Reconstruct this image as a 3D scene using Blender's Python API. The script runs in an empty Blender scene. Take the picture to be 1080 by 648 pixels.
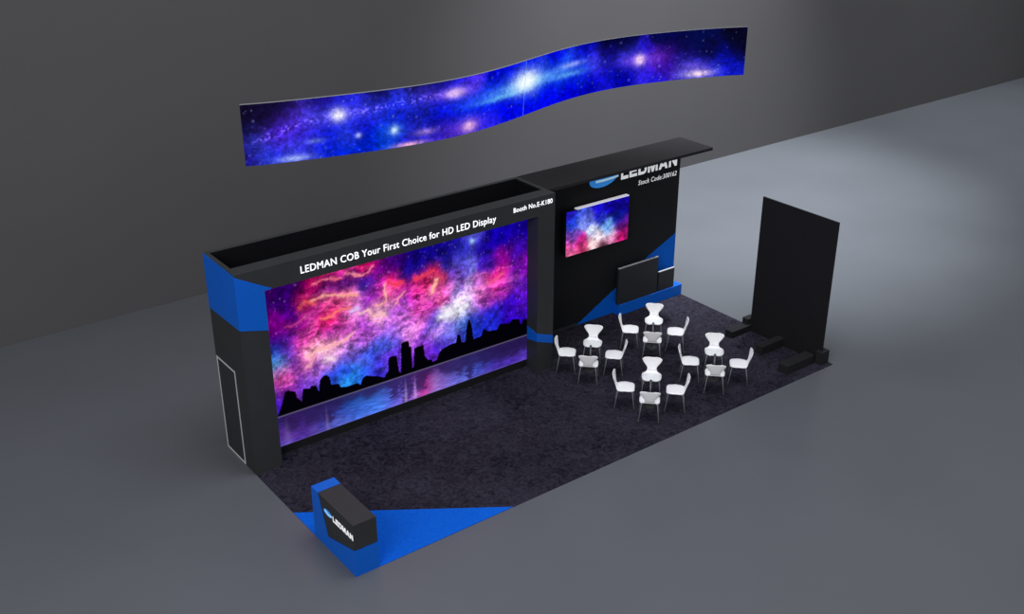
import bpy, bmesh, math, random
import numpy as np
from mathutils import Vector, Matrix

# ------------------------------------------------------------------ scene
SC = bpy.context.scene
COL = SC.collection
SC.view_settings.view_transform = 'Standard'
SC.view_settings.look = 'None'
random.seed(4)
U = 2.0 / 3.0          # plan units -> metres (plan drawn 18 long, stand is 12 m)

SCREEN_TONES = """0.036,0.910,55,0,90;0.087,0.896,50,5,100;0.144,0.912,60,5,85;0.096,0.782,65,10,125;0.047,0.725,110,10,120;0.029,0.679,100,10,110;0.075,0.682,140,20,130;0.114,0.690,150,30,140;0.145,0.813,140,20,100;0.153,0.837,190,30,80;0.182,0.916,190,20,70;0.231,0.937,200,30,80;0.296,0.940,210,50,110;0.362,0.916,200,20,90;0.397,0.929,130,20,110;0.196,0.871,80,15,110;0.245,0.876,110,30,150;0.294,0.869,90,20,150;0.225,0.807,230,110,140;0.290,0.787,235,120,150;0.255,0.747,170,30,110;0.189,0.735,150,40,130;0.236,0.683,220,40,90;0.219,0.663,210,40,110;0.286,0.686,210,80,150;0.306,0.687,200,140,210;0.362,0.831,30,30,160;0.347,0.701,130,40,190;0.323,0.771,230,140,190;0.409,0.798,170,40,160;0.390,0.749,180,60,180;0.443,0.765,230,50,120;0.471,0.780,230,40,100;0.429,0.874,100,20,130;0.454,0.903,90,15,120;0.482,0.907,60,15,140;0.517,0.892,25,10,100;0.553,0.916,20,10,110;0.608,0.927,25,15,130;0.522,0.803,25,25,150;0.569,0.828,30,20,140;0.494,0.688,180,60,190;0.530,0.711,210,40,140;0.560,0.738,220,40,120;0.604,0.735,220,30,90;0.610,0.673,235,130,150;0.623,0.756,225,60,100;0.583,0.626,190,50,170;0.639,0.641,220,90,170;0.434,0.699,235,140,190;0.492,0.629,170,90,200;0.660,0.798,40,40,150;0.681,0.907,30,20,130;0.737,0.853,30,30,160;0.768,0.905,90,90,200;0.717,0.791,90,80,200;0.747,0.771,130,130,220;0.814,0.850,25,10,130;0.892,0.906,25,10,150;0.973,0.903,30,10,150;0.953,0.790,60,20,150;0.832,0.751,60,30,160;0.892,0.743,130,20,140;0.973,0.657,130,30,170;0.851,0.607,230,60,140;0.880,0.625,220,50,150;0.932,0.582,150,60,190;0.974,0.499,110,40,190;0.697,0.704,140,80,190;0.715,0.635,170,150,220;0.753,0.586,200,180,235;0.792,0.617,190,110,200;0.811,0.558,210,110,190;0.705,0.486,240,240,255;0.674,0.471,240,225,245;0.732,0.522,225,205,240;0.771,0.472,180,130,210;0.831,0.505,215,80,180;0.891,0.538,190,60,190;0.851,0.432,60,40,190;0.932,0.423,60,20,180;0.974,0.370,90,30,190;0.953,0.316,45,15,160;0.830,0.379,40,50,190;0.770,0.378,40,60,190;0.731,0.398,70,110,215;0.673,0.397,120,130,220;0.627,0.403,230,180,230;0.653,0.345,110,100,220;0.632,0.293,90,60,210;0.597,0.437,90,90,220;0.578,0.385,140,70,200;0.593,0.252,110,50,190;0.561,0.486,210,110,210;0.524,0.475,215,140,220;0.544,0.555,225,80,180;0.490,0.553,200,120,215;0.437,0.580,170,90,200;0.386,0.635,225,150,190;0.410,0.612,230,190,220;0.349,0.566,170,80,200;0.382,0.520,180,100,215;0.452,0.483,150,110,220;0.414,0.413,80,110,230;0.360,0.382,80,110,230;0.308,0.381,120,120,230;0.393,0.303,80,70,210;0.304,0.293,40,110,230;0.339,0.291,60,90,220;0.430,0.343,110,60,200;0.041,0.616,20,30,140;0.072,0.627,40,20,130;0.027,0.550,70,130,215;0.033,0.490,100,190,235;0.069,0.561,110,70,180;0.103,0.611,170,50,150;0.097,0.500,140,70,180;0.046,0.431,200,90,160;0.050,0.400,215,80,150;0.073,0.340,150,60,170;0.025,0.339,90,40,170;0.037,0.273,60,30,150;0.104,0.321,110,60,180;0.137,0.331,110,70,190;0.141,0.416,180,90,170;0.162,0.510,235,170,190;0.196,0.520,240,190,190;0.229,0.525,235,170,180;0.145,0.485,220,120,170;0.215,0.445,245,190,225;0.191,0.418,170,110,200;0.173,0.387,140,90,200;0.260,0.467,170,120,210;0.279,0.527,210,110,180;0.313,0.527,180,80,190;0.216,0.596,170,60,170;0.250,0.618,170,60,170;0.168,0.633,190,60,140;0.134,0.594,190,60,150;0.293,0.449,130,120,220;0.239,0.361,60,70,210;0.270,0.300,60,150,240;0.287,0.291,70,170,245;0.220,0.312,50,80,210;0.329,0.489,160,100,210"""
SKYLINE = [(0.0221, 0.1892), (0.0341, 0.2257), (0.0442, 0.2703), (0.0551, 0.3220), (0.0655, 0.3304), (0.0902, 0.3097), (0.0942, 0.2687), (0.1086, 0.2378), (0.1166, 0.3104), (0.1403, 0.2992), (0.1449, 0.3119), (0.1623, 0.3039), (0.1693, 0.2680), (0.1704, 0.2632), (0.1760, 0.3262), (0.1872, 0.3457), (0.2017, 0.3480), (0.2112, 0.3288), (0.2147, 0.2787), (0.2414, 0.2689), (0.2472, 0.2437), (0.2721, 0.2324), (0.3066, 0.2346), (0.3188, 0.2169), (0.3283, 0.2542), (0.3416, 0.2618), (0.3887, 0.2300), (0.4075, 0.2116), (0.4247, 0.2438), (0.4273, 0.3261), (0.4365, 0.3320), (0.4580, 0.3255), (0.4616, 0.2759), (0.4653, 0.2129), (0.4721, 0.2089), (0.4781, 0.3923), (0.4892, 0.3979), (0.5063, 0.3960), (0.5089, 0.3565), (0.5157, 0.3491), (0.5167, 0.2140), (0.5225, 0.2107), (0.5267, 0.3325), (0.5428, 0.3379), (0.5633, 0.3385), (0.5672, 0.2627), (0.5744, 0.2436), (0.5816, 0.2269), (0.5937, 0.2246), (0.5979, 0.2070), (0.6143, 0.2091), (0.6239, 0.2488), (0.6366, 0.2690), (0.6653, 0.2805), (0.6941, 0.2807), (0.6995, 0.3285), (0.7115, 0.3265), (0.7182, 0.2676), (0.7328, 0.2674), (0.7382, 0.3586), (0.7466, 0.4009), (0.7514, 0.4103), (0.7607, 0.3550), (0.7669, 0.2650), (0.8010, 0.2705), (0.8094, 0.3174), (0.8266, 0.2885), (0.8669, 0.2763), (0.8798, 0.3084), (0.9232, 0.2943), (0.9332, 0.3131), (0.9646, 0.3009), (0.9723, 0.2603), (0.9778, 0.2640), (0.9803, 0.2889), (0.9956, 0.2824), (1.0041, 0.2833)]
BANNER_PATH = [(0.267, 3.275), (0.544, 3.171), (0.821, 3.089), (1.098, 3.018), (1.375, 2.954), (1.653, 2.892), (1.930, 2.833), (2.207, 2.777), (2.484, 2.726), (2.761, 2.683), (3.038, 2.649), (3.316, 2.627), (3.593, 2.618), (3.870, 2.625), (4.147, 2.646), (4.424, 2.683), (4.701, 2.733), (4.979, 2.796), (5.256, 2.869), (5.533, 2.950), (5.810, 3.035), (6.087, 3.121), (6.364, 3.206), (6.642, 3.285), (6.919, 3.355), (7.196, 3.415), (7.473, 3.461), (7.750, 3.493), (8.027, 3.509), (8.305, 3.509), (8.582, 3.493), (8.859, 3.463), (9.136, 3.421), (9.413, 3.366), (9.690, 3.303), (9.968, 3.231), (10.245, 3.151), (10.522, 3.063), (10.799, 2.965), (11.076, 2.852), (11.353, 2.715)]
BANNER_TONES = """0.0088,0.855,20,15,40;0.0345,0.860,20,15,45;0.0598,0.877,22,16,55;0.1149,0.919,25,15,80;0.1995,0.936,15,10,50;0.2601,0.978,15,10,45;0.2926,0.992,20,20,80;0.0035,0.626,10,5,25;0.0192,0.689,15,10,30;0.0000,0.398,30,30,110;0.0053,0.160,30,15,110;0.0018,0.055,20,10,70;0.0140,0.383,60,80,180;0.0311,0.444,70,40,170;0.0582,0.489,80,50,190;0.0716,0.596,90,60,200;0.0999,0.654,90,80,220;0.1199,0.691,150,140,240;0.1365,0.685,240,235,255;0.1482,0.685,130,130,235;0.1631,0.713,60,60,210;0.1846,0.700,50,60,205;0.2143,0.706,50,65,215;0.2438,0.727,60,70,215;0.2764,0.773,80,70,215;0.3089,0.765,170,110,225;0.3268,0.765,245,200,250;0.3447,0.780,220,150,235;0.3643,0.792,90,60,210;0.0833,0.377,35,20,150;0.1249,0.399,15,20,150;0.1681,0.418,15,20,160;0.2274,0.492,10,20,140;0.2585,0.491,10,20,130;0.2829,0.482,10,20,130;0.3089,0.566,10,20,190;0.3447,0.446,10,40,220;0.3742,0.433,5,40,230;0.3841,0.310,10,30,220;0.3349,0.582,90,150,235;0.3643,0.539,110,190,240;0.3957,0.556,110,200,240;0.0209,0.143,70,90,220;0.0413,0.042,140,160,240;0.0699,0.208,80,90,220;0.0966,0.280,60,70,210;0.1166,0.173,20,40,190;0.1465,0.353,70,90,215;0.1448,0.053,10,40,180;0.1813,0.079,10,40,180;0.2209,0.308,140,180,245;0.2110,0.194,20,80,200;0.2585,0.279,60,60,170;0.2813,0.107,200,130,220;0.2569,0.086,120,110,220;0.2405,0.016,210,130,210;0.3073,0.106,60,40,150;0.3349,0.082,190,110,215;0.3529,0.126,240,180,230;0.3742,0.163,200,130,220;0.3957,0.113,60,60,220;0.3841,0.191,20,20,200;0.4290,0.688,120,205,248;0.4661,0.692,210,245,255;0.4933,0.631,255,255,255;0.4831,0.566,250,255,255;0.5205,0.694,230,250,255;0.5477,0.599,110,200,245;0.5882,0.548,100,185,245;0.6148,0.456,90,170,240;0.6396,0.481,90,170,245;0.6527,0.475,120,190,245;0.6015,0.667,60,110,235;0.6396,0.667,160,180,250;0.6756,0.621,80,70,235;0.4543,0.979,10,20,190;0.4190,0.916,5,10,170;0.5052,0.958,20,40,220;0.5865,0.971,10,15,190;0.6626,0.924,5,10,130;0.7081,0.889,5,5,35;0.7504,0.888,8,10,55;0.8312,0.895,8,10,60;0.9104,0.865,10,15,65;0.9854,0.876,8,8,30;0.7098,0.660,10,10,80;0.7098,0.546,50,40,200;0.7537,0.521,80,70,220;0.7832,0.503,255,205,240;0.7931,0.549,160,90,210;0.8146,0.409,120,55,185;0.8345,0.465,70,30,130;0.8731,0.525,10,10,50;0.9309,0.516,10,10,45;0.9890,0.478,8,8,35;0.8445,0.338,50,20,140;0.8748,0.230,100,90,210;0.8866,0.062,150,130,230;0.9053,0.104,245,210,240;0.9189,0.131,180,130,230;0.9447,0.110,50,60,210;0.9728,0.190,20,25,170;0.9908,0.083,30,40,180;0.9517,0.362,15,20,130;0.8748,0.367,30,20,130;0.7537,0.215,10,10,140;0.7114,0.127,30,30,190;0.6658,0.170,10,10,150;0.7325,0.341,5,10,110;0.8162,0.175,30,30,190;0.7964,0.101,60,50,210;0.6165,0.177,5,10,190;0.5612,0.208,0,20,210;0.4797,0.223,0,20,210;0.4290,0.257,0,15,200;0.4056,0.055,80,60,215;0.4056,0.192,10,20,205"""
TV_TONES = """0.036,0.968,30,20,170;0.112,0.728,30,60,200;0.260,0.943,60,80,210;0.264,0.665,120,140,225;0.339,0.741,90,100,220;0.487,0.899,20,10,180;0.718,0.918,15,5,150;0.924,0.905,15,5,130;0.570,0.652,30,40,180;0.809,0.557,10,20,130;0.657,0.399,20,60,150;0.422,0.430,190,200,235;0.581,0.253,230,225,240;0.505,0.241,235,200,210;0.740,0.253,220,215,235;0.653,0.462,130,190,220;0.119,0.399,120,70,190;0.094,0.196,210,70,150;0.227,0.247,180,30,120;0.094,0.038,230,110,150;0.278,0.070,200,60,110;0.430,0.095,230,190,190;0.588,0.051,90,40,60;0.744,0.025,230,150,190;0.903,0.120,200,20,100;0.982,0.152,140,20,110;0.895,0.342,90,20,130;0.823,0.108,200,20,110"""
FILAMENTS = [([(0.171, 0.811), (0.210, 0.820), (0.248, 0.802), (0.290, 0.787), (0.326, 0.775)], (250, 165, 150), 0.009),
    ([(0.182, 0.906), (0.230, 0.910), (0.278, 0.899)], (240, 110, 130), 0.006),
    ([(0.295, 0.913), (0.337, 0.883), (0.371, 0.889), (0.386, 0.916)], (245, 140, 150), 0.007),
    ([(0.204, 0.694), (0.243, 0.702), (0.277, 0.713), (0.304, 0.712)], (250, 120, 110), 0.007),
    ([(0.422, 0.780), (0.431, 0.730), (0.426, 0.685), (0.398, 0.665)], (250, 175, 170), 0.007),
    ([(0.494, 0.705), (0.479, 0.677), (0.460, 0.645)], (250, 160, 160), 0.008),
    ([(0.602, 0.659), (0.610, 0.685), (0.622, 0.721)], (255, 190, 160), 0.012),
    ([(0.149, 0.505), (0.179, 0.512), (0.212, 0.517), (0.236, 0.522), (0.269, 0.521), (0.304, 0.549)], (250, 185, 180), 0.008),
    ([(0.139, 0.430), (0.154, 0.468), (0.171, 0.482)], (240, 160, 190), 0.008),
    ([(0.329, 0.659), (0.363, 0.659), (0.386, 0.618), (0.403, 0.627), (0.424, 0.605)], (250, 190, 190), 0.009),
    ([(0.632, 0.480), (0.670, 0.473), (0.709, 0.485), (0.740, 0.500)], (245, 245, 255), 0.018),
    ([(0.131, 0.787), (0.152, 0.821), (0.176, 0.787)], (235, 90, 90), 0.01),
    ([(0.831, 0.598), (0.864, 0.620), (0.892, 0.638)], (240, 90, 140), 0.01),
    ([(0.209, 0.443), (0.225, 0.439)], (250, 215, 235), 0.014),
    ([(0.303, 0.683), (0.323, 0.690)], (215, 190, 235), 0.012),
    ([(0.077, 0.704), (0.115, 0.717), (0.154, 0.731)], (190, 60, 130), 0.008),
    ([(0.535, 0.756), (0.572, 0.774), (0.605, 0.782)], (235, 60, 90), 0.012),
    ([(0.444, 0.793), (0.478, 0.760), (0.493, 0.782)], (235, 60, 90), 0.012)]


# ------------------------------------------------------------------ materials
def lin(c):
    c = np.asarray(c, float) / 255.0
    return np.where(c <= 0.04045, c / 12.92, ((c + 0.055) / 1.055) ** 2.4)

def mat(name, color, rough=0.5, metal=0.0, spec=0.5, emit=0.0, noise=0.0, scale=6.0, bump=0.0):
    m = bpy.data.materials.new(name)
    m.use_nodes = True
    nt = m.node_tree
    b = nt.nodes['Principled BSDF']
    b.inputs['Base Color'].default_value = (*color, 1)
    b.inputs['Roughness'].default_value = rough
    b.inputs['Metallic'].default_value = metal
    b.inputs['Specular IOR Level'].default_value = spec
    if emit:
        b.inputs['Emission Color'].default_value = (*color, 1)
        b.inputs['Emission Strength'].default_value = emit
    if noise or bump:
        tc = nt.nodes.new('ShaderNodeTexCoord')
        n = nt.nodes.new('ShaderNodeTexNoise')
        n.inputs['Scale'].default_value = scale
        n.inputs['Detail'].default_value = 5
        nt.links.new(tc.outputs['Object'], n.inputs['Vector'])
        if noise:
            r = nt.nodes.new('ShaderNodeValToRGB')
            lo = [c * (1 - noise) for c in color]
            hi = [min(1, c * (1 + noise)) for c in color]
            r.color_ramp.elements[0].position = 0.3
            r.color_ramp.elements[1].position = 0.7
            r.color_ramp.elements[0].color = (*lo, 1)
            r.color_ramp.elements[1].color = (*hi, 1)
            nt.links.new(n.outputs['Fac'], r.inputs['Fac'])
            nt.links.new(r.outputs['Color'], b.inputs['Base Color'])
        if bump:
            bp = nt.nodes.new('ShaderNodeBump')
            bp.inputs['Strength'].default_value = bump
            bp.inputs['Distance'].default_value = 0.02
            nt.links.new(n.outputs['Fac'], bp.inputs['Height'])
            nt.links.new(bp.outputs['Normal'], b.inputs['Normal'])
    return m

def led_mat(name, strength=1.0):
    m = bpy.data.materials.new(name)
    m.use_nodes = True
    nt = m.node_tree
    b = nt.nodes['Principled BSDF']
    b.inputs['Base Color'].default_value = (0, 0, 0, 1)
    b.inputs['Roughness'].default_value = 0.6
    b.inputs['Specular IOR Level'].default_value = 0.0
    a = nt.nodes.new('ShaderNodeAttribute')
    a.attribute_name = 'pixels'
    nt.links.new(a.outputs['Color'], b.inputs['Emission Color'])
    b.inputs['Emission Strength'].default_value = strength
    return m

def carpet_mat(name, lo, hi, scale, bump):
    m = bpy.data.materials.new(name)
    m.use_nodes = True
    nt = m.node_tree
    b = nt.nodes['Principled BSDF']
    b.inputs['Roughness'].default_value = 0.95
    b.inputs['Specular IOR Level'].default_value = 0.1
    tc = nt.nodes.new('ShaderNodeTexCoord')
    n1 = nt.nodes.new('ShaderNodeTexNoise')
    n1.inputs['Scale'].default_value = scale
    n1.inputs['Detail'].default_value = 6
    n1.inputs['Roughness'].default_value = 0.7
    n1.inputs['Distortion'].default_value = 1.6
    n2 = nt.nodes.new('ShaderNodeTexNoise')
    n2.inputs['Scale'].default_value = 0.5
    n2.inputs['Detail'].default_value = 2
    mx = nt.nodes.new('ShaderNodeMath')
    mx.operation = 'MULTIPLY_ADD'
    mx.inputs[1].default_value = 0.35
    r = nt.nodes.new('ShaderNodeValToRGB')
    r.color_ramp.elements[0].position = 0.50
    r.color_ramp.elements[1].position = 0.86
    r.color_ramp.elements[0].color = (*lo, 1)
    r.color_ramp.elements[1].color = (*hi, 1)
    for n in (n1, n2):
        nt.links.new(tc.outputs['Object'], n.inputs['Vector'])
    nt.links.new(n2.outputs['Fac'], mx.inputs[0])
    nt.links.new(n1.outputs['Fac'], mx.inputs[2])
    nt.links.new(mx.outputs[0], r.inputs['Fac'])
    nt.links.new(r.outputs['Color'], b.inputs['Base Color'])
    bp = nt.nodes.new('ShaderNodeBump')
    bp.inputs['Strength'].default_value = bump
    bp.inputs['Distance'].default_value = 0.02
    nt.links.new(n1.outputs['Fac'], bp.inputs['Height'])
    nt.links.new(bp.outputs['Normal'], b.inputs['Normal'])
    return m

def glass_mat(name):
    m = bpy.data.materials.new(name)
    m.use_nodes = True
    nt = m.node_tree
    nt.nodes.remove(nt.nodes['Principled BSDF'])
    out = nt.nodes['Material Output']
    t = nt.nodes.new('ShaderNodeBsdfTransparent')
    t.inputs['Color'].default_value = (0.97, 0.98, 0.98, 1)
    g = nt.nodes.new('ShaderNodeBsdfGlossy')
    g.inputs['Roughness'].default_value = 0.03
    mx = nt.nodes.new('ShaderNodeMixShader')
    mx.inputs[0].default_value = 0.025
    nt.links.new(t.outputs[0], mx.inputs[1])
    nt.links.new(g.outputs[0], mx.inputs[2])
    nt.links.new(mx.outputs[0], out.inputs['Surface'])
    return m

M_FLOOR = mat('polished_concrete', (0.105, 0.112, 0.127), rough=0.32, spec=0.35, noise=0.05, scale=0.35)
M_WALL = mat('grey_backdrop', (0.098, 0.094, 0.098), rough=0.9, spec=0.1, noise=0.03, scale=0.3)
M_BLACK = mat('black_laminate', (0.030, 0.031, 0.033), rough=0.55, spec=0.25, noise=0.06, scale=3)
M_BLACK2 = mat('deep_black_laminate', (0.012, 0.012, 0.014), rough=0.6, spec=0.15, noise=0.05, scale=3)
M_CANOPY = mat('matt_black_canopy', (0.021, 0.020, 0.022), rough=0.8, spec=0.08, noise=0.05, scale=3)
M_FEET = mat('matt_black_beam', (0.018, 0.018, 0.020), rough=0.6, spec=0.15, noise=0.05, scale=3)
M_VOID = mat('painted_shade_black', (0.006, 0.006, 0.008), rough=0.9, spec=0.05)  # near-black colour stands in for shade inside the open-topped booth
M_BLUE = mat('blue_laminate', (0.001, 0.105, 0.56), rough=0.5, spec=0.25, noise=0.03, scale=2)
M_BLUE_GR = mat('blue_graphic', (0.001, 0.110, 0.58), rough=0.6, spec=0.1)
M_CARPET = carpet_mat('charcoal_carpet', (0.0035, 0.003, 0.006), (0.040, 0.036, 0.056), 7.0, 0.8)
M_BLUECARPET = carpet_mat('blue_carpet', (0.001, 0.080, 0.52), (0.003, 0.130, 0.70), 22.0, 0.3)
M_WHITE = mat('white_lettering', (0.82, 0.83, 0.84), rough=0.6, spec=0.1, emit=0.5)  # emission keeps the letters white in shade; they are not lamps
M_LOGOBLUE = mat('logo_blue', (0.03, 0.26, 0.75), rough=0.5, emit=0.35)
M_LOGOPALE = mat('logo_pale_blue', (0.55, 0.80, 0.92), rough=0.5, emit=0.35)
M_SHELL = mat('white_moulded_shell', (0.86, 0.86, 0.88), rough=0.35, spec=0.4, emit=0.10, noise=0.01, scale=8)  # slight emission painted in to lift the shaded chair backs
M_CHROME = mat('chrome_tube', (0.30, 0.30, 0.32), rough=0.3, metal=0.35, noise=0.05, scale=20)
M_POLE = mat('dark_steel_pole', (0.16, 0.16, 0.17), rough=0.35, metal=0.5, noise=0.05, scale=20)
M_RUBBER = mat('black_rubber', (0.012, 0.012, 0.013), rough=0.8, noise=0.1, scale=20)
M_GLASS = glass_mat('clear_glass')
M_TRIM = mat('pale_grey_trim', (0.42, 0.44, 0.45), rough=0.5, emit=0.12, noise=0.03, scale=10)
M_DOOR = mat('dark_slate_door', (0.026, 0.030, 0.034), rough=0.5, spec=0.3, noise=0.05, scale=4)
M_PANEL = mat('dark_screen_face', (0.024, 0.025, 0.029), rough=0.4, spec=0.3, noise=0.05, scale=4)
M_LIT_EDGE = mat('painted_lit_edge', (0.45, 0.46, 0.50), rough=0.5, noise=0.03, scale=12)  # pale colour stands in for light on the displays' top edges
M_EDGE = mat('dull_grey_edge', (0.22, 0.22, 0.25), rough=0.6, noise=0.03, scale=12)
M_BRIGHT = mat('bright_white_edge', (0.80, 0.78, 0.88), rough=0.5, emit=0.5)  # emission supplies the brightness of the television's top edge
M_LED = led_mat('led_pixels', 1.0)

# ------------------------------------------------------------------ mesh helpers
def link(o, parent=None):
    COL.objects.link(o)
    if parent is not None:
        o.parent = parent
    return o

def obj(name, bm, material, parent=None, smooth=False):
    """bmesh in world metres; if the parent sits elsewhere the mesh is moved into its frame."""
    bmesh.ops.recalc_face_normals(bm, faces=bm.faces)
    me = bpy.data.meshes.new(name)
    if parent is not None:
        p, loc = parent, Vector((0, 0, 0))
        while p is not None:
            loc = loc + p.location
            p = p.parent
        bmesh.ops.translate(bm, verts=bm.verts, vec=-loc)
    bm.to_mesh(me)
    bm.free()
    me.materials.append(material)
    if smooth:
        me.polygons.foreach_set('use_smooth', [True] * len(me.polygons))
    return link(bpy.data.objects.new(name, me), parent)

def thing(name, label, cat, loc=(0, 0, 0), group=None):
    o = bpy.data.objects.new(name, None)
    o.empty_display_size = 0.2
    o.location = loc
    link(o)
    return tag(o, label, cat, group)

def tag(o, label, cat, group=None):
    o['label'] = label
    o['category'] = cat
    if group:
        o['group'] = group
    return o

def structure(o):
    o['kind'] = 'structure'
    return o

def box(bm, x0, y0, z0, x1, y1, z1, bevel=0.0):
    vs = [bm.verts.new((x * U, y * U, z * U)) for x in (x0, x1) for y in (y0, y1) for z in (z0, z1)]
    idx = [(0, 1, 3, 2), (4, 6, 7, 5), (0, 4, 5, 1), (2, 3, 7, 6), (0, 2, 6, 4), (1, 5, 7, 3)]
    fs = [bm.faces.new([vs[i] for i in f]) for f in idx]
    if bevel:
        es = set(e for f in fs for e in f.edges)
        bmesh.ops.bevel(bm, geom=list(es), offset=bevel, segments=2, affect='EDGES', profile=0.5)
    return bm

def prism(bm, pts, axis, a, b):
    """extrude a polygon (plan units) along an axis between a and b; pts are the other two coords in xyz order."""
    def P(p, t):
        c = list(p)
        c.insert(axis, t)
        return bm.verts.new([k * U for k in c])
    A = [P(p, a) for p in pts]
    B = [P(p, b) for p in pts]
    bm.faces.new(A)
    bm.faces.new(B[::-1])
    n = len(pts)
    for i in range(n):
        bm.faces.new((A[i], B[i], B[(i + 1) % n], A[(i + 1) % n]))
    return bm

def B():
    return bmesh.new()

def tube(bm, pts, radii, seg=8):
    """tube through points (metres)."""
    pts = [Vector(p) for p in pts]
    rings = []
    ref = None
    for i, p in enumerate(pts):
        d = (pts[min(i + 1, len(pts) - 1)] - pts[max(i - 1, 0)]).normalized()
        if ref is None:
            ref = d.orthogonal().normalized()
        s = (ref - d * ref.dot(d)).normalized()
        ref = s
        t = d.cross(s)
        r = radii[i] if isinstance(radii, (list, tuple)) else radii
        rings.append([bm.verts.new(p + (s * math.cos(2 * math.pi * k / seg) + t * math.sin(2 * math.pi * k / seg)) * r)
                      for k in range(seg)])
    for a, b in zip(rings, rings[1:]):
        for k in range(seg):
            bm.faces.new((a[k], a[(k + 1) % seg], b[(k + 1) % seg], b[k]))
    bm.faces.new(rings[0][::-1])
    bm.faces.new(rings[-1])
    return bm

def lathe(bm, prof, seg=28, c=(0, 0, 0)):
    rings = []
    for r, z in prof:
        rings.append([bm.verts.new((c[0] + r * math.cos(2 * math.pi * k / seg), c[1] + r * math.sin(2 * math.pi * k / seg), c[2] + z))
                      for k in range(seg)])
    for a, b in zip(rings, rings[1:]):
        for k in range(seg):
            bm.faces.new((a[k], a[(k + 1) % seg], b[(k + 1) % seg], b[k]))
    bm.faces.new(rings[0][::-1])
    bm.faces.new(rings[-1])
    return bm

def lettering(body, origin, right, up, width, cap, weight=0.02, shear=0.0, proud=0.004):
    """text as a bmesh, scaled so that its ink is `width` long and its capitals `cap` high (plan units)."""
    def ink(s):
        cu = bpy.data.curves.new('letters', 'FONT')
        cu.body = s
        cu.size = 1.0
        cu.extrude = 0.01
        cu.space_character = 1.06
        cu.resolution_u = 3
        ob = bpy.data.objects.new('letters', cu)
        COL.objects.link(ob)
        dg = bpy.context.evaluated_depsgraph_get()
        me = bpy.data.meshes.new_from_object(ob.evaluated_get(dg))
        bpy.data.objects.remove(ob)
        bpy.data.curves.remove(cu)
        return me
    hm = ink('H')
    h0 = min(v.co.y for v in hm.vertices)
    hh = max(v.co.y for v in hm.vertices) - h0
    bpy.data.meshes.remove(hm)
    me = ink(body)
    x0 = min(v.co.x for v in me.vertices)
    x1 = max(v.co.x for v in me.vertices)
    sx, sy = width * U / (x1 - x0), cap * U / hh
    O = Vector(origin) * U
    R, Up = Vector(right).normalized(), Vector(up).normalized()
    N = R.cross(Up)
    bm = bmesh.new()
    bm.from_mesh(me)
    if weight:
        n0 = len(bm.verts)
        bm.from_mesh(me)
        bm.verts.ensure_lookup_table()
        for i, v in enumerate(bm.verts):
            v.co.x += -weight if i < n0 else weight
    for v in bm.verts:
        y = (v.co.y - h0) * sy
        x = (v.co.x - x0) * sx + shear * y
        v.co = O + R * x + Up * y + N * (proud if v.co.z > 0 else 0.0)
    bpy.data.meshes.remove(me)
    return bm

GLYPH = {  # strokes of the heavy logo capitals in a unit box: quads
    'L': [[(0, 0), (.27, 0), (.27, 1), (0, 1)], [(.27, 0), (1, 0), (1, .26), (.27, .26)]],
    'E': [[(0, 0), (.27, 0), (.27, 1), (0, 1)], [(.27, 0), (1, 0), (1, .23), (.27, .23)],
          [(.27, .39), (.92, .39), (.92, .61), (.27, .61)], [(.27, .77), (1, .77), (1, 1), (.27, 1)]],
    'D': [[(0, 0), (.25, 0), (.25, 1), (0, 1)], [(.25, 0), (.68, 0), (.70, .22), (.25, .22)], [(.25, .78), (.70, .78), (.68, 1), (.25, 1)],
          [(.70, .22), (.68, 0), (.93, .13), (1, .35), (.74, .35)], [(.74, .35), (1, .35), (1, .65), (.74, .65)], [(.74, .65), (1, .65), (.93, .87), (.68, 1), (.70, .78)]],
    'M': [[(0, 0), (.20, 0), (.20, 1), (0, 1)], [(.80, 0), (1, 0), (1, 1), (.80, 1)],
          [(.20, 1), (.20, .62), (.41, 0), (.50, 0), (.50, .36), (.30, 1)], [(.80, 1), (.70, 1), (.50, .36), (.50, 0), (.59, 0), (.80, .62)]],
    'A': [[(0, 0), (.26, 0), (.50, .70), (.50, 1), (.36, 1)], [(1, 0), (.64, 1), (.50, 1), (.50, .70), (.74, 0)],
          [(.33, .20), (.67, .20), (.60, .40), (.40, .40)]],
    'N': [[(0, 0), (.25, 0), (.25, 1), (0, 1)], [(.75, 0), (1, 0), (1, 1), (.75, 1)], [(.25, 1), (.25, .60), (.75, 0), (.75, .40)]]}
WIDE = {'L': .80, 'E': .86, 'D': .95, 'M': 1.12, 'A': 1.05, 'N': .95}

def block_letters(body, origin, right, up, width, cap, proud=0.004):
    total = sum(WIDE[c] for c in body) + 0.14 * (len(body) - 1)
    k = width * U / total
    O = Vector(origin) * U
    R, Up = Vector(right).normalized(), Vector(up).normalized()
    N = R.cross(Up)
    bm, x = bmesh.new(), 0.0
    for c in body:
        for q in GLYPH[c]:
            P = [O + R * ((x + a * WIDE[c]) * k) + Up * (b_ * cap * U) for a, b_ in q]
            A = [bm.verts.new(p) for p in P]
            C = [bm.verts.new(p + N * proud) for p in P]
            bm.faces.new(A[::-1])
            bm.faces.new(C)
            for i in range(len(P)):
                j = (i + 1) % len(P)
                bm.faces.new((A[i], A[j], C[j], C[i]))
        x += WIDE[c] + 0.14
    return bm

def plate(pts, normal, proud):
    """thin flat plate from a 3-D polygon in plan units, lifted along its normal (metres)."""
    bm = bmesh.new()
    N = Vector(normal)
    A = [bm.verts.new(Vector(p) * U) for p in pts]
    C = [bm.verts.new(Vector(p) * U + N * proud) for p in pts]
    bm.faces.new(A)
    bm.faces.new(C[::-1])
    n = len(pts)
    for i in range(n):
        bm.faces.new((A[i], C[i], C[(i + 1) % n], A[(i + 1) % n]))
    return bm

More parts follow.
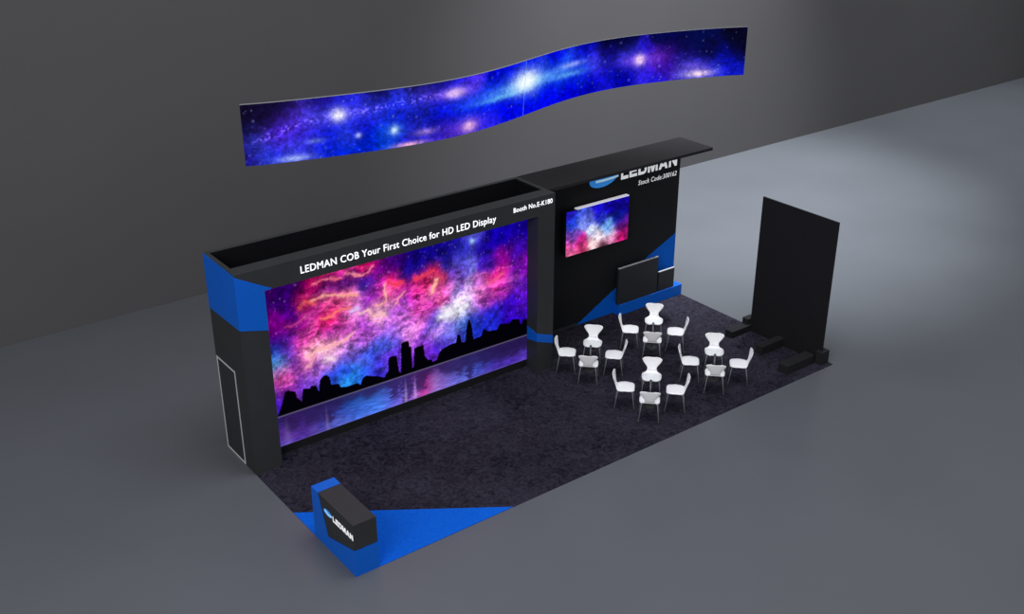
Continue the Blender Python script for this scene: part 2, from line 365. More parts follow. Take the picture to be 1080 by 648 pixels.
# ------------------------------------------------------------------ procedural pictures for the LED walls
def value_noise(u, v, fu, fv, seed):
    rng = np.random.RandomState(seed)
    gu, gv = int(fu) + 3, int(fv) + 3
    g = rng.rand(gv, gu)
    x, y = np.clip(u, 0, 1) * fu, np.clip(v, 0, 1) * fv
    i, j = x.astype(int), y.astype(int)
    fx, fy = x - i, y - j
    fx, fy = fx * fx * (3 - 2 * fx), fy * fy * (3 - 2 * fy)
    return ((g[j, i] * (1 - fx) + g[j, i + 1] * fx) * (1 - fy) + (g[j + 1, i] * (1 - fx) + g[j + 1, i + 1] * fx) * fy)

def fbm(u, v, fu, fv, octaves, seed, gain=0.55):
    s, a, t = 0.0, 1.0, 0.0
    for k in range(octaves):
        s = s + a * value_noise(u, v, fu, fv, seed + k * 17)
        t += a
        a *= gain
        fu *= 2
        fv *= 2
    return s / t

def tones(text):
    return np.array([[float(x) for x in s.split(',')] for s in text.split(';')])

def blend(u, v, T, aspect, sigma):
    """soft interpolation of scattered tones (u, v, r, g, b)."""
    num = np.zeros(u.shape + (3,))
    den = np.zeros(u.shape) + 1e-12
    for a, b, r, g, bl in T:
        d2 = ((u - a) * aspect) ** 2 + (v - b) ** 2
        w = np.exp(-d2 / (2 * sigma * sigma)) + 1e-4 / (d2 + 1e-2) ** 2 * 1e-3
        num += w[..., None] * np.array([r, g, bl])
        den += w
    return num / den[..., None]

def add_stars(img, u, v, aspect, n, seed, rmin, rmax, power, tint=(225, 225, 255)):
    rng = np.random.RandomState(seed)
    h, w = u.shape
    for k in range(n):
        a, b = rng.rand(), rng.rand()
        r = rmin + (rmax - rmin) * rng.rand() ** 3
        i0, i1 = max(0, int((a - 4 * r / aspect) * w)), min(w, int((a + 4 * r / aspect) * w) + 2)
        j0, j1 = max(0, int((b - 4 * r) * h)), min(h, int((b + 4 * r) * h) + 2)
        uu, vv = u[j0:j1, i0:i1], v[j0:j1, i0:i1]
        d2 = ((uu - a) * aspect) ** 2 + (vv - b) ** 2
        wgt = np.exp(-d2 / (2 * r * r)) * power * (0.35 + 0.65 * rng.rand())
        img[j0:j1, i0:i1] = img[j0:j1, i0:i1] * (1 - wgt[..., None]) + np.array(tint) * wgt[..., None]

def city_picture(nu, nv):
    aspect = 1.76
    u, v = np.meshgrid(np.linspace(0, 1, nu), np.linspace(0, 1, nv))
    hor = 0.187 - 0.016 * u
    su = np.array([p[0] for p in SKYLINE])
    sv = np.array([p[1] for p in SKYLINE])
    T = tones(SCREEN_TONES)

    def sky(u, v):
        wu = (fbm(u, v, 26, 15, 4, 11, 0.65) - 0.5) * 0.040
        wv = (fbm(u, v, 26, 15, 4, 51, 0.65) - 0.5) * 0.050
        c = blend(u + wu, v + wv, T, aspect, 0.042)
        d = fbm(u, v, 44, 26, 5, 91, 0.85)
        ridge = 1 - np.abs(2 * fbm(u + v * 0.35 + wu, v + wv, 11, 17, 5, 131, 0.62) - 1)
        ridge = np.clip((ridge - 0.78) / 0.22, 0, 1) ** 1.5
        lum = c.mean(axis=-1)
        c = lum[..., None] + (c - lum[..., None]) * 1.20
        warm = np.clip((c[..., 0] - 110) / 110, 0, 1)
        c = c * (0.22 + 1.38 * d)[..., None]
        c = c + (ridge * warm * 95)[..., None] * np.array([0.95, 0.62, 0.62])
        dark = np.clip((0.46 - fbm(u, v, 18, 12, 4, 201, 0.6)) * 4, 0, 1) * 0.5
        c = c * (1 - dark[..., None] * np.array([0.6, 0.8, 0.35]))
        for path, col, wd in FILAMENTS:
            au, av = u + wu * 0.9, v + wv * 0.9
            best = np.full(u.shape, 9.0)
            for (a0, b0), (a1, b1) in zip(path, path[1:]):
                du, dv = (a1 - a0) * aspect, b1 - b0
                t = np.clip((((au - a0) * aspect) * du + (av - b0) * dv) / (du * du + dv * dv), 0, 1)
                best = np.minimum(best, np.hypot((au - a0) * aspect - t * du, av - b0 - t * dv))
            w = (np.exp(-(best / wd) ** 2) * 0.85 + np.exp(-(best / (wd * 2.6)) ** 2) * 0.25) * np.clip(0.15 + 1.5 * d, 0, 1.2)
            w = np.clip(w, 0, 0.95)[..., None]
            c = c * (1 - w) + np.array(col) * w
        return np.clip(c, 0, 255)

    img = sky(u, v)
    add_stars(img, u, v, aspect, 900, 5, 0.0018, 0.0042, 0.50, (200, 190, 245))
    m = np.exp(-(((u - 0.768) * aspect) ** 2 + (v - 0.905) ** 2) / (2 * 0.014 ** 2))
    m = m * np.clip(1.0 - 1.2 * np.exp(-(((u - 0.775) * aspect) ** 2 + (v - 0.925) ** 2) / (2 * 0.008 ** 2)), 0, 1)
    img = img * (1 - m[..., None]) + np.array([165, 205, 245]) * m[..., None]
    # city silhouette
    outline = np.interp(u, su, sv)
    img[(v <= outline)] = (3, 2, 8)
    # water: mirrored sky, squashed, with ripples and darker mirrored towers
    k = (hor - v) / hor
    rip = (value_noise(u, v, 30, 160, 301) - 0.5) * 0.022 + (value_noise(u, v, 160, 220, 302) - 0.5) * 0.010
    ur = np.clip(u + rip, 0, 1)
    ref = sky(ur, np.clip(hor + 0.09 + k * 0.20, 0, 1))
    mt = np.interp(ur, su, sv) - hor
    mirrored = 1 / (1 + np.exp(-((mt * 0.85) - (hor - v)) / 0.006))
    streak = 0.75 + 0.5 * value_noise(u, v, 60, 230, 303)
    wt = np.array([(0, 62, 42, 140), (.1, 58, 38, 128), (.2, 44, 52, 135), (.3, 48, 95, 195), (.38, 62, 115, 215), (.45, 84, 84, 188),
                   (.5, 112, 84, 188), (.565, 165, 42, 120), (.61, 130, 84, 175), (.70, 74, 78, 175), (.78, 62, 74, 170), (.86, 58, 40, 130), (1, 76, 54, 160)], float)
    water = np.stack([np.interp(ur, wt[:, 0], wt[:, k_]) for k_ in (1, 2, 3)], -1)
    water = water * ((0.62 + 0.60 * np.clip(k, 0, 1)) * streak)[..., None] * 0.85 + ref * 0.14
    deep = np.array([44, 28, 84]) * (0.7 + 0.5 * fbm(u, v, 30, 90, 4, 320))[..., None]
    deep = deep * (1 - 0.25 * np.clip((u - .75) * 5, 0, 1))[..., None]
    water = water * (1 - mirrored[..., None]) + (0.72 * deep + 0.30 * water) * mirrored[..., None]
    for a, pw, w in ((0.487, 0.75, 0.006), (0.524, 0.85, 0.005), (0.05, 0.30, 0.012), (0.19, 0.35, 0.006), (0.60, 0.35, 0.02)):
        s = np.exp(-((u - a) / (w * (0.35 + k))) ** 2) * pw * np.clip(k * 1.4, 0, 1) * (0.55 + 0.6 * value_noise(u, v, 40, 200, 340))
        water = water * (1 - s[..., None]) + np.array([185, 160, 225]) * s[..., None]
    wmask = (v < hor)
    img[wmask] = water[wmask]
    line = np.exp(-((v - hor) / 0.0042) ** 2) * 0.8
    img = img * (1 - line[..., None]) + np.array([120, 112, 142]) * line[..., None]
    low = np.exp(-(v / 0.006) ** 2) * 0.5
    img = img * (1 - low[..., None]) + np.array([105, 95, 170]) * low[..., None]
    return lin(np.clip(img, 0, 255))

def galaxy_picture(nu, nv):
    aspect = 11.5
    u, v = np.meshgrid(np.linspace(0, 1, nu), np.linspace(0, 1, nv))
    T = tones(BANNER_TONES)
    hot = T[:, 2] + T[:, 3] > 200
    T[hot, 2:] *= np.array([0.22, 0.26, 0.78])
    wu = (fbm(u, v, 90, 9, 3, 411) - 0.5) * 0.005
    wv = (fbm(u, v, 60, 9, 3, 451) - 0.5) * 0.08
    c = blend(u + wu, v + wv, T, aspect, 0.16)
    lum = c.mean(axis=-1)[..., None]
    c = lum + (c - lum) * 1.25
    d = fbm(u, v, 170, 18, 4, 491, 0.85)
    c = np.clip(c, 0, 255) * (0.40 + 1.15 * d)[..., None]
    # thin dust arms across the left spiral
    spine = np.interp(u, [0, 0.03, 0.072, 0.137, 0.185, 0.276, 0.327], [0.36, 0.444, 0.596, 0.685, 0.70, 0.773, 0.765])
    arm = np.exp(-((v - spine) / 0.055) ** 2) * (u < 0.33) * np.clip(u / 0.03, 0, 1)
    grain = np.clip(value_noise(u, v, 330, 36, 501) * 1.8 - 0.75, 0, 1)
    c = c + (arm * grain * 150)[..., None] * np.array([0.75, 0.6, 1.0])
    add_stars(c, u, v, aspect, 230, 15, 0.007, 0.020, 0.55, (150, 165, 250))
    # bright core with its long shaft of light
    def glow(a, b, su_, sv_, col, pw):
        w = np.exp(-(((u - a) * aspect / su_) ** 2 + ((v - b) / sv_) ** 2)) * pw
        return w[..., None], np.array(col)
    for a, b, s1, s2, col, pw in (
            (0.50, 0.57, 1.25, 0.20, (20, 70, 235), 0.55), (0.50, 0.58, 1.30, 0.10, (110, 195, 250), 0.75),
            (0.43, 0.48, 0.75, 0.055, (120, 215, 245), 0.65), (0.61, 0.49, 0.55, 0.055, (110, 190, 245), 0.65),
            (0.62, 0.67, 0.40, 0.055, (185, 195, 250), 0.65), (0.493, 0.62, 0.46, 0.20, (225, 252, 255), 0.85), (0.493, 0.62, 0.30, 0.15, (250, 255, 255), 0.98),
            (0.137, 0.685, 0.42, 0.13, (120, 110, 245), 0.50), (0.137, 0.685, 0.13, 0.11, (252, 250, 255), 0.98),
            (0.327, 0.765, 0.45, 0.10, (170, 110, 235), 0.60), (0.327, 0.765, 0.20, 0.085, (255, 220, 250), 0.90),
            (0.353, 0.126, 0.34, 0.17, (190, 110, 215), 0.60), (0.353, 0.126, 0.14, 0.09, (255, 205, 235), 0.85),
            (0.783, 0.503, 0.50, 0.11, (140, 85, 230), 0.60), (0.783, 0.503, 0.13, 0.12, (255, 220, 245), 0.95),
            (0.900, 0.240, 0.36, 0.12, (140, 110, 215), 0.50), (0.908, 0.09, 0.36, 0.085, (252, 225, 240), 0.92),
            (0.221, 0.308, 0.20, 0.13, (50, 110, 215), 0.60), (0.221, 0.308, 0.08, 0.075, (210, 240, 255), 0.90),
            (0.245, 0.02, 0.34, 0.05, (255, 190, 220), 0.85), (0.272, 0.19, 0.22, 0.06, (205, 160, 225), 0.65),
            (0.068, 0.05, 0.30, 0.06, (185, 205, 250), 0.75), (0.10, 0.30, 0.16, 0.04, (150, 170, 245), 0.60),
            (0.165, 0.30, 0.06, 0.05, (200, 210, 255), 0.8)):
        w, cc = glow(a, b, s1, s2, col, pw)
        w = np.clip(w * (0.45 + 1.1 * d)[..., None], 0, 1)
        c = c * (1 - w) + cc * w
    shaft = np.exp(-((u - 0.484 - 0.010 * v) / 0.0010) ** 2) * 0.5
    c = c * (1 - shaft[..., None]) + np.array([120, 190, 255]) * shaft[..., None]
    return lin(np.clip(c, 0, 255))

def flame_picture(nu, nv):
    aspect = 1.75
    u, v = np.meshgrid(np.linspace(0, 1, nu), np.linspace(0, 1, nv))
    T = tones(TV_TONES)
    wu = (fbm(u, v, 9, 6, 4, 611, .6) - 0.5) * 0.10
    wv = (fbm(u, v, 9, 6, 4, 651, .6) - 0.5) * 0.16
    c = blend(u + wu, v + wv, T, aspect, 0.10)
    d = fbm(u, v, 12, 9, 5, 691, 0.75)
    c = c * (0.22 + 1.60 * d)[..., None]
    add_stars(c, u, v, aspect, 30, 25, 0.006, 0.012, 0.4)
    return lin(np.clip(c, 0, 255))

def led_surface(name, pos, pic, parent):
    """pos(u, v) -> metres; a fine grid carrying one colour per LED."""
    nv, nu = pic.shape[:2]
    off = Vector((0, 0, 0)) if parent is None else parent.location
    us, vs = np.linspace(0, 1, nu), np.linspace(0, 1, nv)
    co = np.zeros((nv, nu, 3))
    base = np.array([pos(a) for a in us])          # bottom (x, y, z0, z1)
    co[..., 0] = base[None, :, 0]
    co[..., 1] = base[None, :, 1]
    co[..., 2] = base[None, :, 2] + (base[:, 3] - base[:, 2])[None, :] * vs[:, None]
    co -= np.array(off)
    idx = np.arange(nv * nu).reshape(nv, nu)
    faces = np.stack([idx[:-1, :-1], idx[:-1, 1:], idx[1:, 1:], idx[1:, :-1]], -1).reshape(-1, 4)
    me = bpy.data.meshes.new(name)
    me.vertices.add(nv * nu)
    me.vertices.foreach_set('co', co.reshape(-1))
    me.loops.add(faces.size)
    me.loops.foreach_set('vertex_index', faces.reshape(-1).astype(np.int32))
    me.polygons.add(len(faces))
    me.polygons.foreach_set('loop_start', np.arange(0, faces.size, 4, dtype=np.int32))
    me.update(calc_edges=True)
    at = me.color_attributes.new('pixels', 'FLOAT_COLOR', 'POINT')
    rgba = np.ones((nv * nu, 4), np.float32)
    rgba[:, :3] = pic.reshape(-1, 3)
    at.data.foreach_set('color', rgba.reshape(-1))
    me.materials.append(M_LED)
    return link(bpy.data.objects.new(name, me), parent)

# ================================================================== the setting
structure(obj('floor', box(B(), -60, -32, -0.3, 90, 18.3, 0), M_FLOOR))
structure(obj('wall_back', box(B(), -60, 17.9, 0, 90, 18.3, 17), M_WALL))

C0 = 0.02                                            # carpet thickness (plan units)
o = obj('carpet', prism(B(), [(4.75, 0), (18, 0), (18, 7.46), (0, 7.46), (0, 3.27)], 2, 0.0, C0), M_CARPET)
tag(o, 'charcoal exhibition carpet with mottled pile under the stand', 'carpet')
o = obj('carpet', prism(B(), [(0, 0), (4.745, 0), (0, 3.265)], 2, 0.0, C0), M_BLUECARPET)
tag(o, 'bright blue triangular carpet at the near corner of the stand', 'carpet')

# ================================================================== the big screen booth
H = 6.03
FY, BY = 5.49, 7.42                                  # front and back faces
SY = 6.0                                             # face of the recessed LED wall
booth = thing('exhibition_booth', 'open-topped black booth with blue corner that frames the giant LED wall', 'booth', (5.25 * U, 6.4 * U, C0 * U))
b = B(); box(b, 0, 6.12, C0, 0.13, BY, H)
obj('side_wall', b, M_BLACK, booth)
b = B(); box(b, 0.13, BY - 0.14, C0, 10.41, BY, H)
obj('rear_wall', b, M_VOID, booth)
b = B(); box(b, 0, BY - 0.14, H - 0.012, 10.54, BY, H + 0.006)
obj('rim', b, M_BLACK, booth)
b = B(); box(b, 10.41, 6.12, C0, 10.54, BY - 0.14, H)
obj('side_wall', b, M_BLACK, booth)
obj('shade_sheet', box(B(), 0.13, 6.12, C0, 0.15, BY - 0.14, H - 0.03), M_VOID, booth)
obj('shade_sheet', box(B(), 10.39, 6.12, C0, 10.41, BY - 0.14, H - 0.03), M_VOID, booth)
obj('pillar', box(B(), 0, FY, C0, 0.79, 6.12, 5.40), M_BLACK, booth)
obj('pillar', box(B(), 9.88, FY, C0, 10.54, 6.12, 5.40), M_BLACK, booth)
obj('header', box(B(), 0, FY, 5.40, 10.54, 5.97, H), M_BLACK, booth)
obj('infill_strip', box(B(), 0, 5.97, 5.40, 0.13, 6.12, H), M_BLACK, booth)
obj('infill_strip', box(B(), 10.41, 5.97, 5.40, 10.54, 6.12, H), M_BLACK, booth)
obj('plinth', box(B(), 0.79, SY + 0.005, C0, 9.88, 6.10, 0.275), M_BLACK2, booth)
# blue corner: side face, and the slanted patch that turns on to the front pillar
b = plate([(0, 7.42, H), (0, 7.42, 4.43), (0, FY, 4.46), (0, FY, H - 0.03)], (-1, 0, 0), 0.008)
obj('corner_panel', b, M_BLUE, booth)['label'] = 'blue panel on the end wall'
b = plate([(-0.012, FY, H - 0.05), (0.79, FY, 5.53), (0.99, FY, 5.43), (0.97, FY, 5.40), (0.79, FY, 5.40), (0.79, FY, 4.25), (-0.012, FY, 4.46)], (0, -1, 0), 0.008)
obj('corner_panel', b, M_BLUE, booth)['label'] = 'blue slanted patch on the front of the left pillar'
# blue band round the right pillar
b = plate([(9.868, FY, 1.41), (10.54, FY, 1.16), (10.54, FY, 0.87), (9.868, FY, 1.12)], (0, -1, 0), 0.008)
obj('pillar_band', b, M_BLUE, booth)['label'] = 'slanted blue band on the pillar front'
b = plate([(9.88, FY, 1.41), (9.88, SY - 0.01, 1.50), (9.88, SY - 0.01, 1.03), (9.88, FY, 1.12)], (-1, 0, 0), 0.008)
obj('pillar_band', b, M_BLUE, booth)['label'] = 'blue band on the inner side of the pillar'
# service door in the end wall
d = obj('door', plate([(0, 7.33, 0.03), (0, 7.33, 2.96), (0, 6.17, 2.96), (0, 6.17, 0.03)], (-1, 0, 0), 0.004), M_DOOR, booth)
b = B()
for (y0, z0, y1, z1) in ((6.15, 0.02, 6.20, 2.98), (7.31, 0.02, 7.36, 2.98), (6.20, 2.93, 7.31, 2.98), (6.20, 0.02, 7.31, 0.07)):
    box(b, -0.016, y0, z0, -0.006, y1, z1)
obj('door_frame', b, M_TRIM, d)['label'] = 'thin pale grey outline of the door'
obj('lettering', lettering('LEDMAN COB Your First Choice for HD LED Display', (1.86, FY, 5.605), (1, 0, 0), (0, 0, 1), 6.42, 0.20, 0.022), M_WHITE, booth)['label'] = 'white slogan on the header'
obj('lettering', lettering('Booth No.E-K180', (8.94, FY, 5.73), (1, 0, 0), (0, 0, 1), 1.49, 0.145, 0.022), M_WHITE, booth)['label'] = 'white booth number on the header'

# ------------------------------------------------------------------ the giant LED wall
X0, X1, Z0, Z1 = 0.80, 9.87, 0.28, 5.45
led = thing('led_video_wall', 'giant LED wall showing a pink and blue nebula over a black city skyline', 'screen', (5.33 * U, 6.05 * U, Z0 * U))
led_surface('screen', lambda a: ((X0 + (X1 - X0) * a) * U, SY * U, Z0 * U, Z1 * U), city_picture(500, 290), led)
obj('cabinet', box(B(), X0, SY + 0.012, Z0, X1, 6.10, Z1), M_BLACK2, led)

# ================================================================== the branded wall with its canopy
WY = 7.35
wall = thing('exhibition_backdrop', 'tall black branded wall with a flat canopy and blue diagonal graphic', 'backdrop', (14.2 * U, 7.4 * U, C0 * U))
obj('panel', box(B(), 10.545, WY, C0, 17.85, 7.45, 5.925), M_BLACK2, wall)
obj('canopy', box(B(), 10.545, 5.86, 5.925, 17.85, 7.45, H, bevel=0.006), M_CANOPY, wall)
b = plate([(13.15, WY, C0), (15.02, WY, 1.0), (16.46, WY, 1.80), (17.85, WY, 2.42), (17.85, WY, C0)], (0, -1, 0), 0.005)
obj('graphic', b, M_BLUE_GR, wall)['label'] = 'blue diagonal graphic rising to the right'
obj('skirting', box(B(), 10.545, WY - 0.03, C0, 13.15, WY, 0.10), M_DOOR, wall)
obj('lettering', block_letters('LEDMAN', (14.99, WY, 5.04), (1, 0, 0), (0, 0, 1), 2.68, 0.45), M_WHITE, wall)['label'] = 'bold white company name'
obj('lettering', lettering('Stock Code:300162', (15.82, WY, 4.67), (1, 0, 0), (0, 0, 1), 1.86, 0.17, 0.0, 0.15), M_WHITE, wall)['label'] = 'small white stock code line'

def ellipse_pts(n, fn):
    return [fn(math.cos(2 * math.pi * k / n), math.sin(2 * math.pi * k / n)) for k in range(n)]

lg = obj('logo', plate(ellipse_pts(40, lambda c, s: (14.20 + 0.64 * c, WY, 5.26 + 0.05 * c + 0.30 * s)), (0, -1, 0), 0.004), M_LOGOBLUE, wall)
band = [(13.84, 5.15), (14.2, 5.145), (14.55, 5.16), (14.86, 5.19), (14.86, 5.25), (14.5, 5.23), (14.2, 5.225), (13.84, 5.23)]
obj('swoosh', plate([(x, WY - 0.007, z) for x, z in band], (0, -1, 0), 0.003), M_LOGOPALE, lg)['label'] = 'pale blue streak across the oval'

# wall-mounted TV
tv = thing('television', 'slim wall-mounted screen glowing with blue and crimson clouds under the canopy', 'television', (13.7 * U, 7.2 * U, 2.93 * U))
T0 = 7.05
obj('housing', box(B(), 12.33, T0 + 0.006, 2.92, 15.14, WY - 0.12, 4.515), M_PANEL, tv)
obj('top_edge', box(B(), 12.80, T0 + 0.004, 4.515, 15.14, WY - 0.14, 4.545), M_BRIGHT, tv)['label'] = 'top edge with its brightness painted in as glow'
obj('wall_bracket', box(B(), 13.2, WY - 0.12, 3.3, 14.3, WY - 0.001, 4.1), M_BLACK2, tv)
led_surface('screen', lambda a: ((12.33 + 2.81 * a) * U, T0 * U, 2.92 * U, 4.515 * U), flame_picture(150, 90), tv)

# blue plinth in front of the wall and the two dark displays on it
PY = 7.0
o = obj('plinth', box(B(), 14.84, PY, C0, 18.0, WY - 0.012, 0.44, bevel=0.006), M_BLUE)
tag(o, 'low blue plinth along the foot of the branded wall', 'plinth')
def display(x0, x1, z1, label):
    t = thing('display_panel', label, 'display panel', ((x0 + x1) / 2 * U, (PY + 0.1) * U, 0.44 * U), 'dark displays on the blue plinth')
    obj('screen', box(B(), x0, PY + 0.03, 0.44, x1, PY + 0.10, z1), M_PANEL, t)
    obj('casing', box(B(), x0 + 0.02, PY + 0.10, 0.44, x1 - 0.02, PY + 0.17, z1 - 0.03), M_BLACK2, t)
    obj('lit_edge_strip', box(B(), x0, PY + 0.028, z1, x1, PY + 0.10, z1 + 0.022), M_LIT_EDGE, t)['label'] = 'thin top edge painted pale for the light on it'
    return t
display(14.81, 16.72, 1.84, 'larger dark switched-off display standing on the blue plinth')
display(16.80, 17.58, 1.20, 'smaller dark display beside the larger one on the blue plinth end')

# ================================================================== partition at the right end
part = thing('divider_panel', 'tall blank black divider panel on low beam feet at the right end of the carpet', 'divider', (17.78 * U, 1.8 * U, C0 * U))
obj('panel', box(B(), 17.72, 0.28, C0, 17.77, 3.36, 4.97), M_BLACK2, part)
for (x0, y0, x1, y1, z1) in ((16.20, 0.42, 17.56, 0.80, 0.32), (16.60, 1.84, 17.72, 2.12, 0.32), (16.75, 3.30, 17.72, 3.62, 0.26)):
    obj('base_beam', box(B(), x0, y0, C0, x1, y1, z1, bevel=0.006), M_FEET, part)
for (y0, y1) in ((0.17, 0.42), (3.38, 3.63)):
    obj('end_block', box(B(), 17.60, y0, C0, 17.98, y1, 0.47, bevel=0.006), M_FEET, part)

# ================================================================== reception counter
cnt = thing('reception_counter', 'black reception counter wrapped by a blue base and end at the near carpet corner', 'counter', (0.33 * U, 1.0 * U, C0 * U))
cx0, cx1 = 0.0, 0.65
blue = [(2.08, C0), (2.08, 1.50), (1.75, 1.50), (1.36, 0.38), (0.0, 0.76), (0.0, C0)]
black = [(1.745, 1.49), (1.358, 0.385), (0.012, 0.765), (0.012, 1.49)]
obj('wrap', prism(B(), blue, 0, cx0, cx1), M_BLUE, cnt)['label'] = 'blue base and upright end of the counter'
obj('body', prism(B(), black, 0, cx0 + 0.012, cx1 - 0.004), M_BLACK, cnt)['label'] = 'black body of the counter'
obj('lettering', block_letters('LEDMAN', (cx0 + 0.012, 1.03, 1.03), (0, -1, 0), (0, 0, 1), 0.98, 0.16), M_WHITE, cnt)['label'] = 'white company name'
lg = obj('logo', plate(ellipse_pts(32, lambda c, s: (cx0 + 0.012, 1.28 - 0.21 * c, 1.13 + 0.085 * s)), (-1, 0, 0), 0.004), M_LOGOBLUE, cnt)
band = [(1.42, 1.14), (1.25, 1.09), (1.08, 1.10), (1.08, 1.14), (1.25, 1.13), (1.42, 1.18)]
obj('swoosh', plate([(cx0 + 0.005, y, z) for y, z in band], (-1, 0, 0), 0.003), M_LOGOPALE, lg)['label'] = 'pale blue streak across the oval'

# ================================================================== hanging S-curved LED banner
bp = np.array(BANNER_PATH)
bt = np.linspace(0, 1, len(bp))
seg = np.concatenate([[0], np.cumsum(np.hypot(np.diff(bp[:, 0]), np.diff(bp[:, 1])))])
seg /= seg[-1]
BZ0, BZ1 = 9.0 * U, 10.5 * U
ban = thing('led_banner', 'hanging S-curved LED ribbon showing a glowing blue galaxy above the stand', 'screen', (8.7 * U, 4.5 * U, BZ0))
def bpos(a):
    return (float(np.interp(a, seg, bp[:, 0])), float(np.interp(a, seg, bp[:, 1])), BZ0, BZ1)
led_surface('screen', bpos, galaxy_picture(1100, 96), ban)
def ribbon(off0, off1, z0, z1, n=120):
    bm = B()
    P = [bpos(i / n) for i in range(n + 1)]
    prev = None
    for i in range(n + 1):
        a, c = P[max(i - 1, 0)], P[min(i + 1, n)]
        tx, ty = c[0] - a[0], c[1] - a[1]
        l = math.hypot(tx, ty)
        nx, ny = -ty / l, tx / l
        ring = [bm.verts.new((P[i][0] + nx * o_, P[i][1] + ny * o_, z)) for o_, z in ((off0, z0), (off1, z0), (off1, z1), (off0, z1))]
        if prev:
            for k in range(4):
                bm.faces.new((prev[k], prev[(k + 1) % 4], ring[(k + 1) % 4], ring[k]))
        else:
            bm.faces.new(ring)
        prev = ring
    bm.faces.new(prev[::-1])
    return bm
obj('cabinet', ribbon(0.004, 0.03, BZ0, BZ1), M_BLACK2, ban)
obj('top_edge', ribbon(-0.002, 0.03, BZ1 + 0.001, BZ1 + 0.008), M_EDGE, ban)['label'] = 'thin pale top edge of the ribbon'

# ================================================================== cafe tables and chairs
ROWS = [  # x, z, half width, forward curl   (front faces +x), metres
    (0.212, 0.418, 0.090, 0.0), (0.206, 0.432, 0.138, 0.0), (0.185, 0.443, 0.170, 0.0), (0.140, 0.449, 0.192, 0.0),
    (0.070, 0.449, 0.202, 0.0), (0.000, 0.446, 0.205, 0.0), (-0.070, 0.440, 0.204, 0.0), (-0.125, 0.436, 0.197, 0.0),
    (-0.165, 0.436, 0.172, 0.003), (-0.190, 0.446, 0.130, 0.008), (-0.205, 0.470, 0.104, 0.010),
    (-0.218, 0.510, 0.096, 0.012), (-0.232, 0.550, 0.096, 0.014), (-0.244, 0.600, 0.118, 0.018), (-0.256, 0.650, 0.148, 0.022),
    (-0.268, 0.705, 0.178, 0.026), (-0.278, 0.755, 0.199, 0.030), (-0.285, 0.790, 0.204, 0.030), (-0.289, 0.812, 0.192, 0.028),
    (-0.291, 0.826, 0.160, 0.022), (-0.292, 0.832, 0.105, 0.014)]
SPLIT = 10
ROWS = [(x * 0.90, z if z <= 0.47 else 0.47 + (z - 0.47) * 0.74, w_, c_) for x, z, w_, c_ in ROWS]

def shell(r0, r1):
    bm = B()
    grid = []
    for i in range(r0, r1 + 1):
        x, z, w, curl = ROWS[i]
        row = []
        for k in range(9):
            s = -1 + k / 4
            if i <= SPLIT - 2:
                p = (x, s * w, z - 0.014 * s * s + (0.010 * s * s if i > 4 else 0))
            else:
                p = (x + curl * s * s, s * w, z)
            row.append(bm.verts.new(p))
        grid.append(row)
    for a, c in zip(grid, grid[1:]):
        for k in range(8):
            bm.faces.new((a[k], a[k + 1], c[k + 1], c[k]))
    # thickness
    bmesh.ops.recalc_face_normals(bm, faces=bm.faces)
    n = sum((f.normal for f in bm.faces), Vector())
    if (n.z + n.x) < 0:
        bmesh.ops.reverse_faces(bm, faces=bm.faces)
    bmesh.ops.solidify(bm, geom=bm.faces[:], thickness=0.013)
    return bm

def make_chair():
    t = thing('cafe_chair', '', 'chair')
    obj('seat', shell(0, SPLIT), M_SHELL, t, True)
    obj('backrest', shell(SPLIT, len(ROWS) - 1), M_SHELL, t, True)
    hub = B()
    lathe(hub, [(0.05, 0.405), (0.085, 0.412), (0.085, 0.424), (0.05, 0.430)], 16)
    obj('leg_hub', hub, M_RUBBER, t, True)
    for sx in (1, -1):
        for sy in (1, -1):
            pts = [(0.03 * sx, 0.03 * sy, 0.414), (0.10 * sx, 0.11 * sy, 0.410), (0.138 * sx, 0.148 * sy, 0.402),
                   (0.152 * sx, 0.160 * sy, 0.380), (0.170 * sx, 0.176 * sy, 0.25), (0.205 * sx, 0.205 * sy, 0.014)]
            lg = obj('leg', tube(B(), pts, 0.0092), M_CHROME, t, True)
            f = B()
            lathe(f, [(0.013, 0.0), (0.016, 0.004), (0.016, 0.016), (0.011, 0.026)], 10, (0.206 * sx, 0.206 * sy, 0))
            obj('foot_glide', f, M_RUBBER, lg, True)
    return t

def copy_thing(root):
    r = root.copy()
    COL.objects.link(r)
    for ch in list(root.children):
        c = ch.copy()
        COL.objects.link(c)
        c.parent = r
        for g in list(ch.children):
            d = g.copy()
            COL.objects.link(d)
            d.parent = c
    return r

def make_table():
    t = thing('bistro_table', '', 'table')
    obj('base', lathe(B(), [(0.115, 0.0), (0.120, 0.004), (0.110, 0.010), (0.04, 0.018), (0.022, 0.03)], 32), M_RUBBER, t, True)
    obj('pole', lathe(B(), [(0.018, 0.03), (0.018, 0.600)], 20), M_POLE, t, True)
    obj('top_mount', lathe(B(), [(0.020, 0.600), (0.026, 0.606), (0.026, 0.614), (0.022, 0.616)], 20), M_RUBBER, t, True)
    obj('tabletop', lathe(B(), [(0.258, 0.617), (0.262, 0.619), (0.262, 0.625), (0.258, 0.627)], 48), M_GLASS, t)['label'] = 'clear glass round top'
    return t

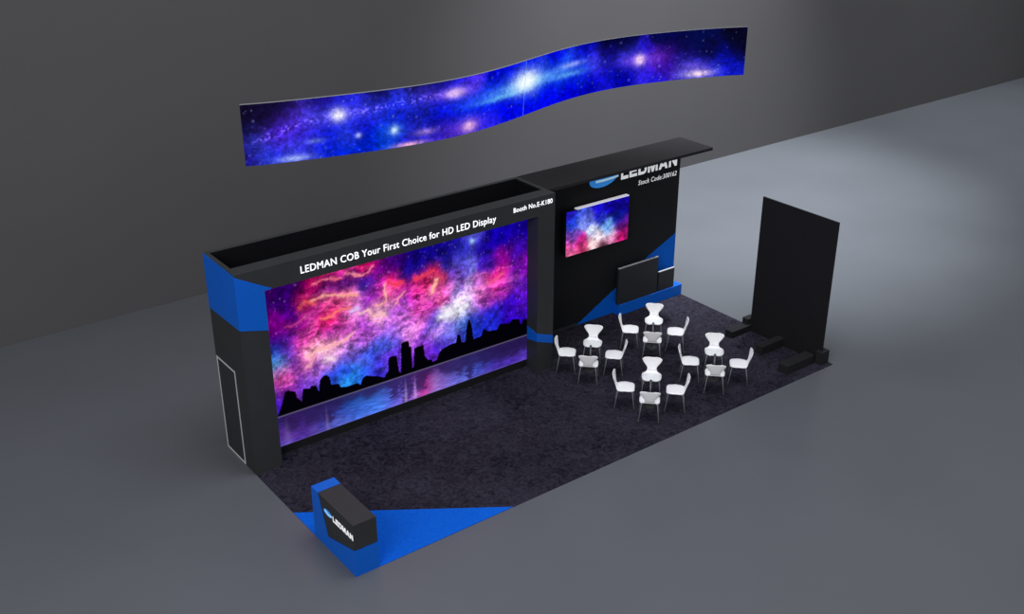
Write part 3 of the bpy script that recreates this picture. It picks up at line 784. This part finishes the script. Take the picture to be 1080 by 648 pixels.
TABLES = [  # centre, where it stands
    (11.31, 4.49, 'by the booth pillar'),
    (14.09, 4.49, 'by the blue plinth'),
    (11.26, 1.64, 'closest to the viewer'),
    (14.06, 1.64, 'by the black divider')]
SIDES = [(-0.55, 0.53, -45, 'seen in profile facing right'), (0.55, 0.53, -135, 'facing the viewer'),
         (0.55, -0.53, 135, 'seen in profile facing left'), (-0.50, -0.49, 45, 'seen from behind')]
chair0, table0, first = make_chair(), make_table(), True
for (tx, ty, where) in TABLES:
    t = table0 if first else copy_thing(table0)
    t.location = (tx * U, ty * U, C0 * U)
    tag(t, 'small clear glass pedestal table %s, ringed by four white chairs' % where, 'table', 'glass pedestal tables')
    for (dx, dy, rot, how) in SIDES:
        c = chair0 if first else copy_thing(chair0)
        first = False
        c.location = ((tx + dx) * U, (ty + dy) * U, C0 * U)
        c.rotation_euler = (0, 0, math.radians(rot))
        tag(c, 'white shell chair %s, at the table %s' % (how, where), 'chair', 'white chairs round the glass tables')

# ================================================================== light
w = bpy.data.worlds.new('hall_light')
SC.world = w
w.use_nodes = True
w.node_tree.nodes['Background'].inputs['Color'].default_value = (0.90, 0.95, 1.0, 1)
w.node_tree.nodes['Background'].inputs['Strength'].default_value = 0.41

def area(name, loc, target, size, power, color=(1, 1, 1), size_y=None):
    l = bpy.data.lights.new(name, 'AREA')
    l.energy = power
    l.color = color
    l.size = size
    if size_y:
        l.shape = 'RECTANGLE'
        l.size_y = size_y
    o = bpy.data.objects.new(name, l)
    o.location = loc
    d = Vector(target) - Vector(loc)
    o.rotation_euler = d.to_track_quat('-Z', 'Y').to_euler()
    COL.objects.link(o)
    return o
def spot(name, loc, target, angle, blend_, power, radius, color=(1, 1, 1)):
    l = bpy.data.lights.new(name, 'SPOT')
    l.energy = power
    l.color = color
    l.spot_size = math.radians(angle)
    l.spot_blend = blend_
    l.shadow_soft_size = radius
    o = bpy.data.objects.new(name, l)
    o.location = loc
    d = Vector(target) - Vector(loc)
    o.rotation_euler = d.to_track_quat('-Z', 'Y').to_euler()
    COL.objects.link(o)
    return o
area('overhead_softbox', (6, -1, 22), (6, -1, 0), 10, 1950, (0.97, 0.98, 1.0))
area('left_front_fill', (-13, -10, 13), (6, 0.5, 0), 9, 2300, (1.0, 0.98, 0.98))
spot('rear_pool_light', (19.5, 5.5, 30), (17.2, 9.7, 0), 43, 1.0, 98000, 0.8, (0.93, 0.97, 1.0))

spot('right_rear_fill', (32, 7, 34), (32, 9, 0), 42, 1.0, 42000, 1.0, (0.93, 0.97, 1.0))  # added spot that lifts the dark floor at the rear right

# ================================================================== camera
cam = bpy.data.cameras.new('camera')
cam.sensor_width = 36.0
cam.lens = 1168.461 / 1080 * 36.0
cam.clip_end = 300
co = bpy.data.objects.new('camera', cam)
co.location = (-9.96 * U, -19.341 * U, 17.271 * U)
co.rotation_euler = (math.pi / 2 - 0.439, 0, -0.649)
COL.objects.link(co)
SC.camera = co
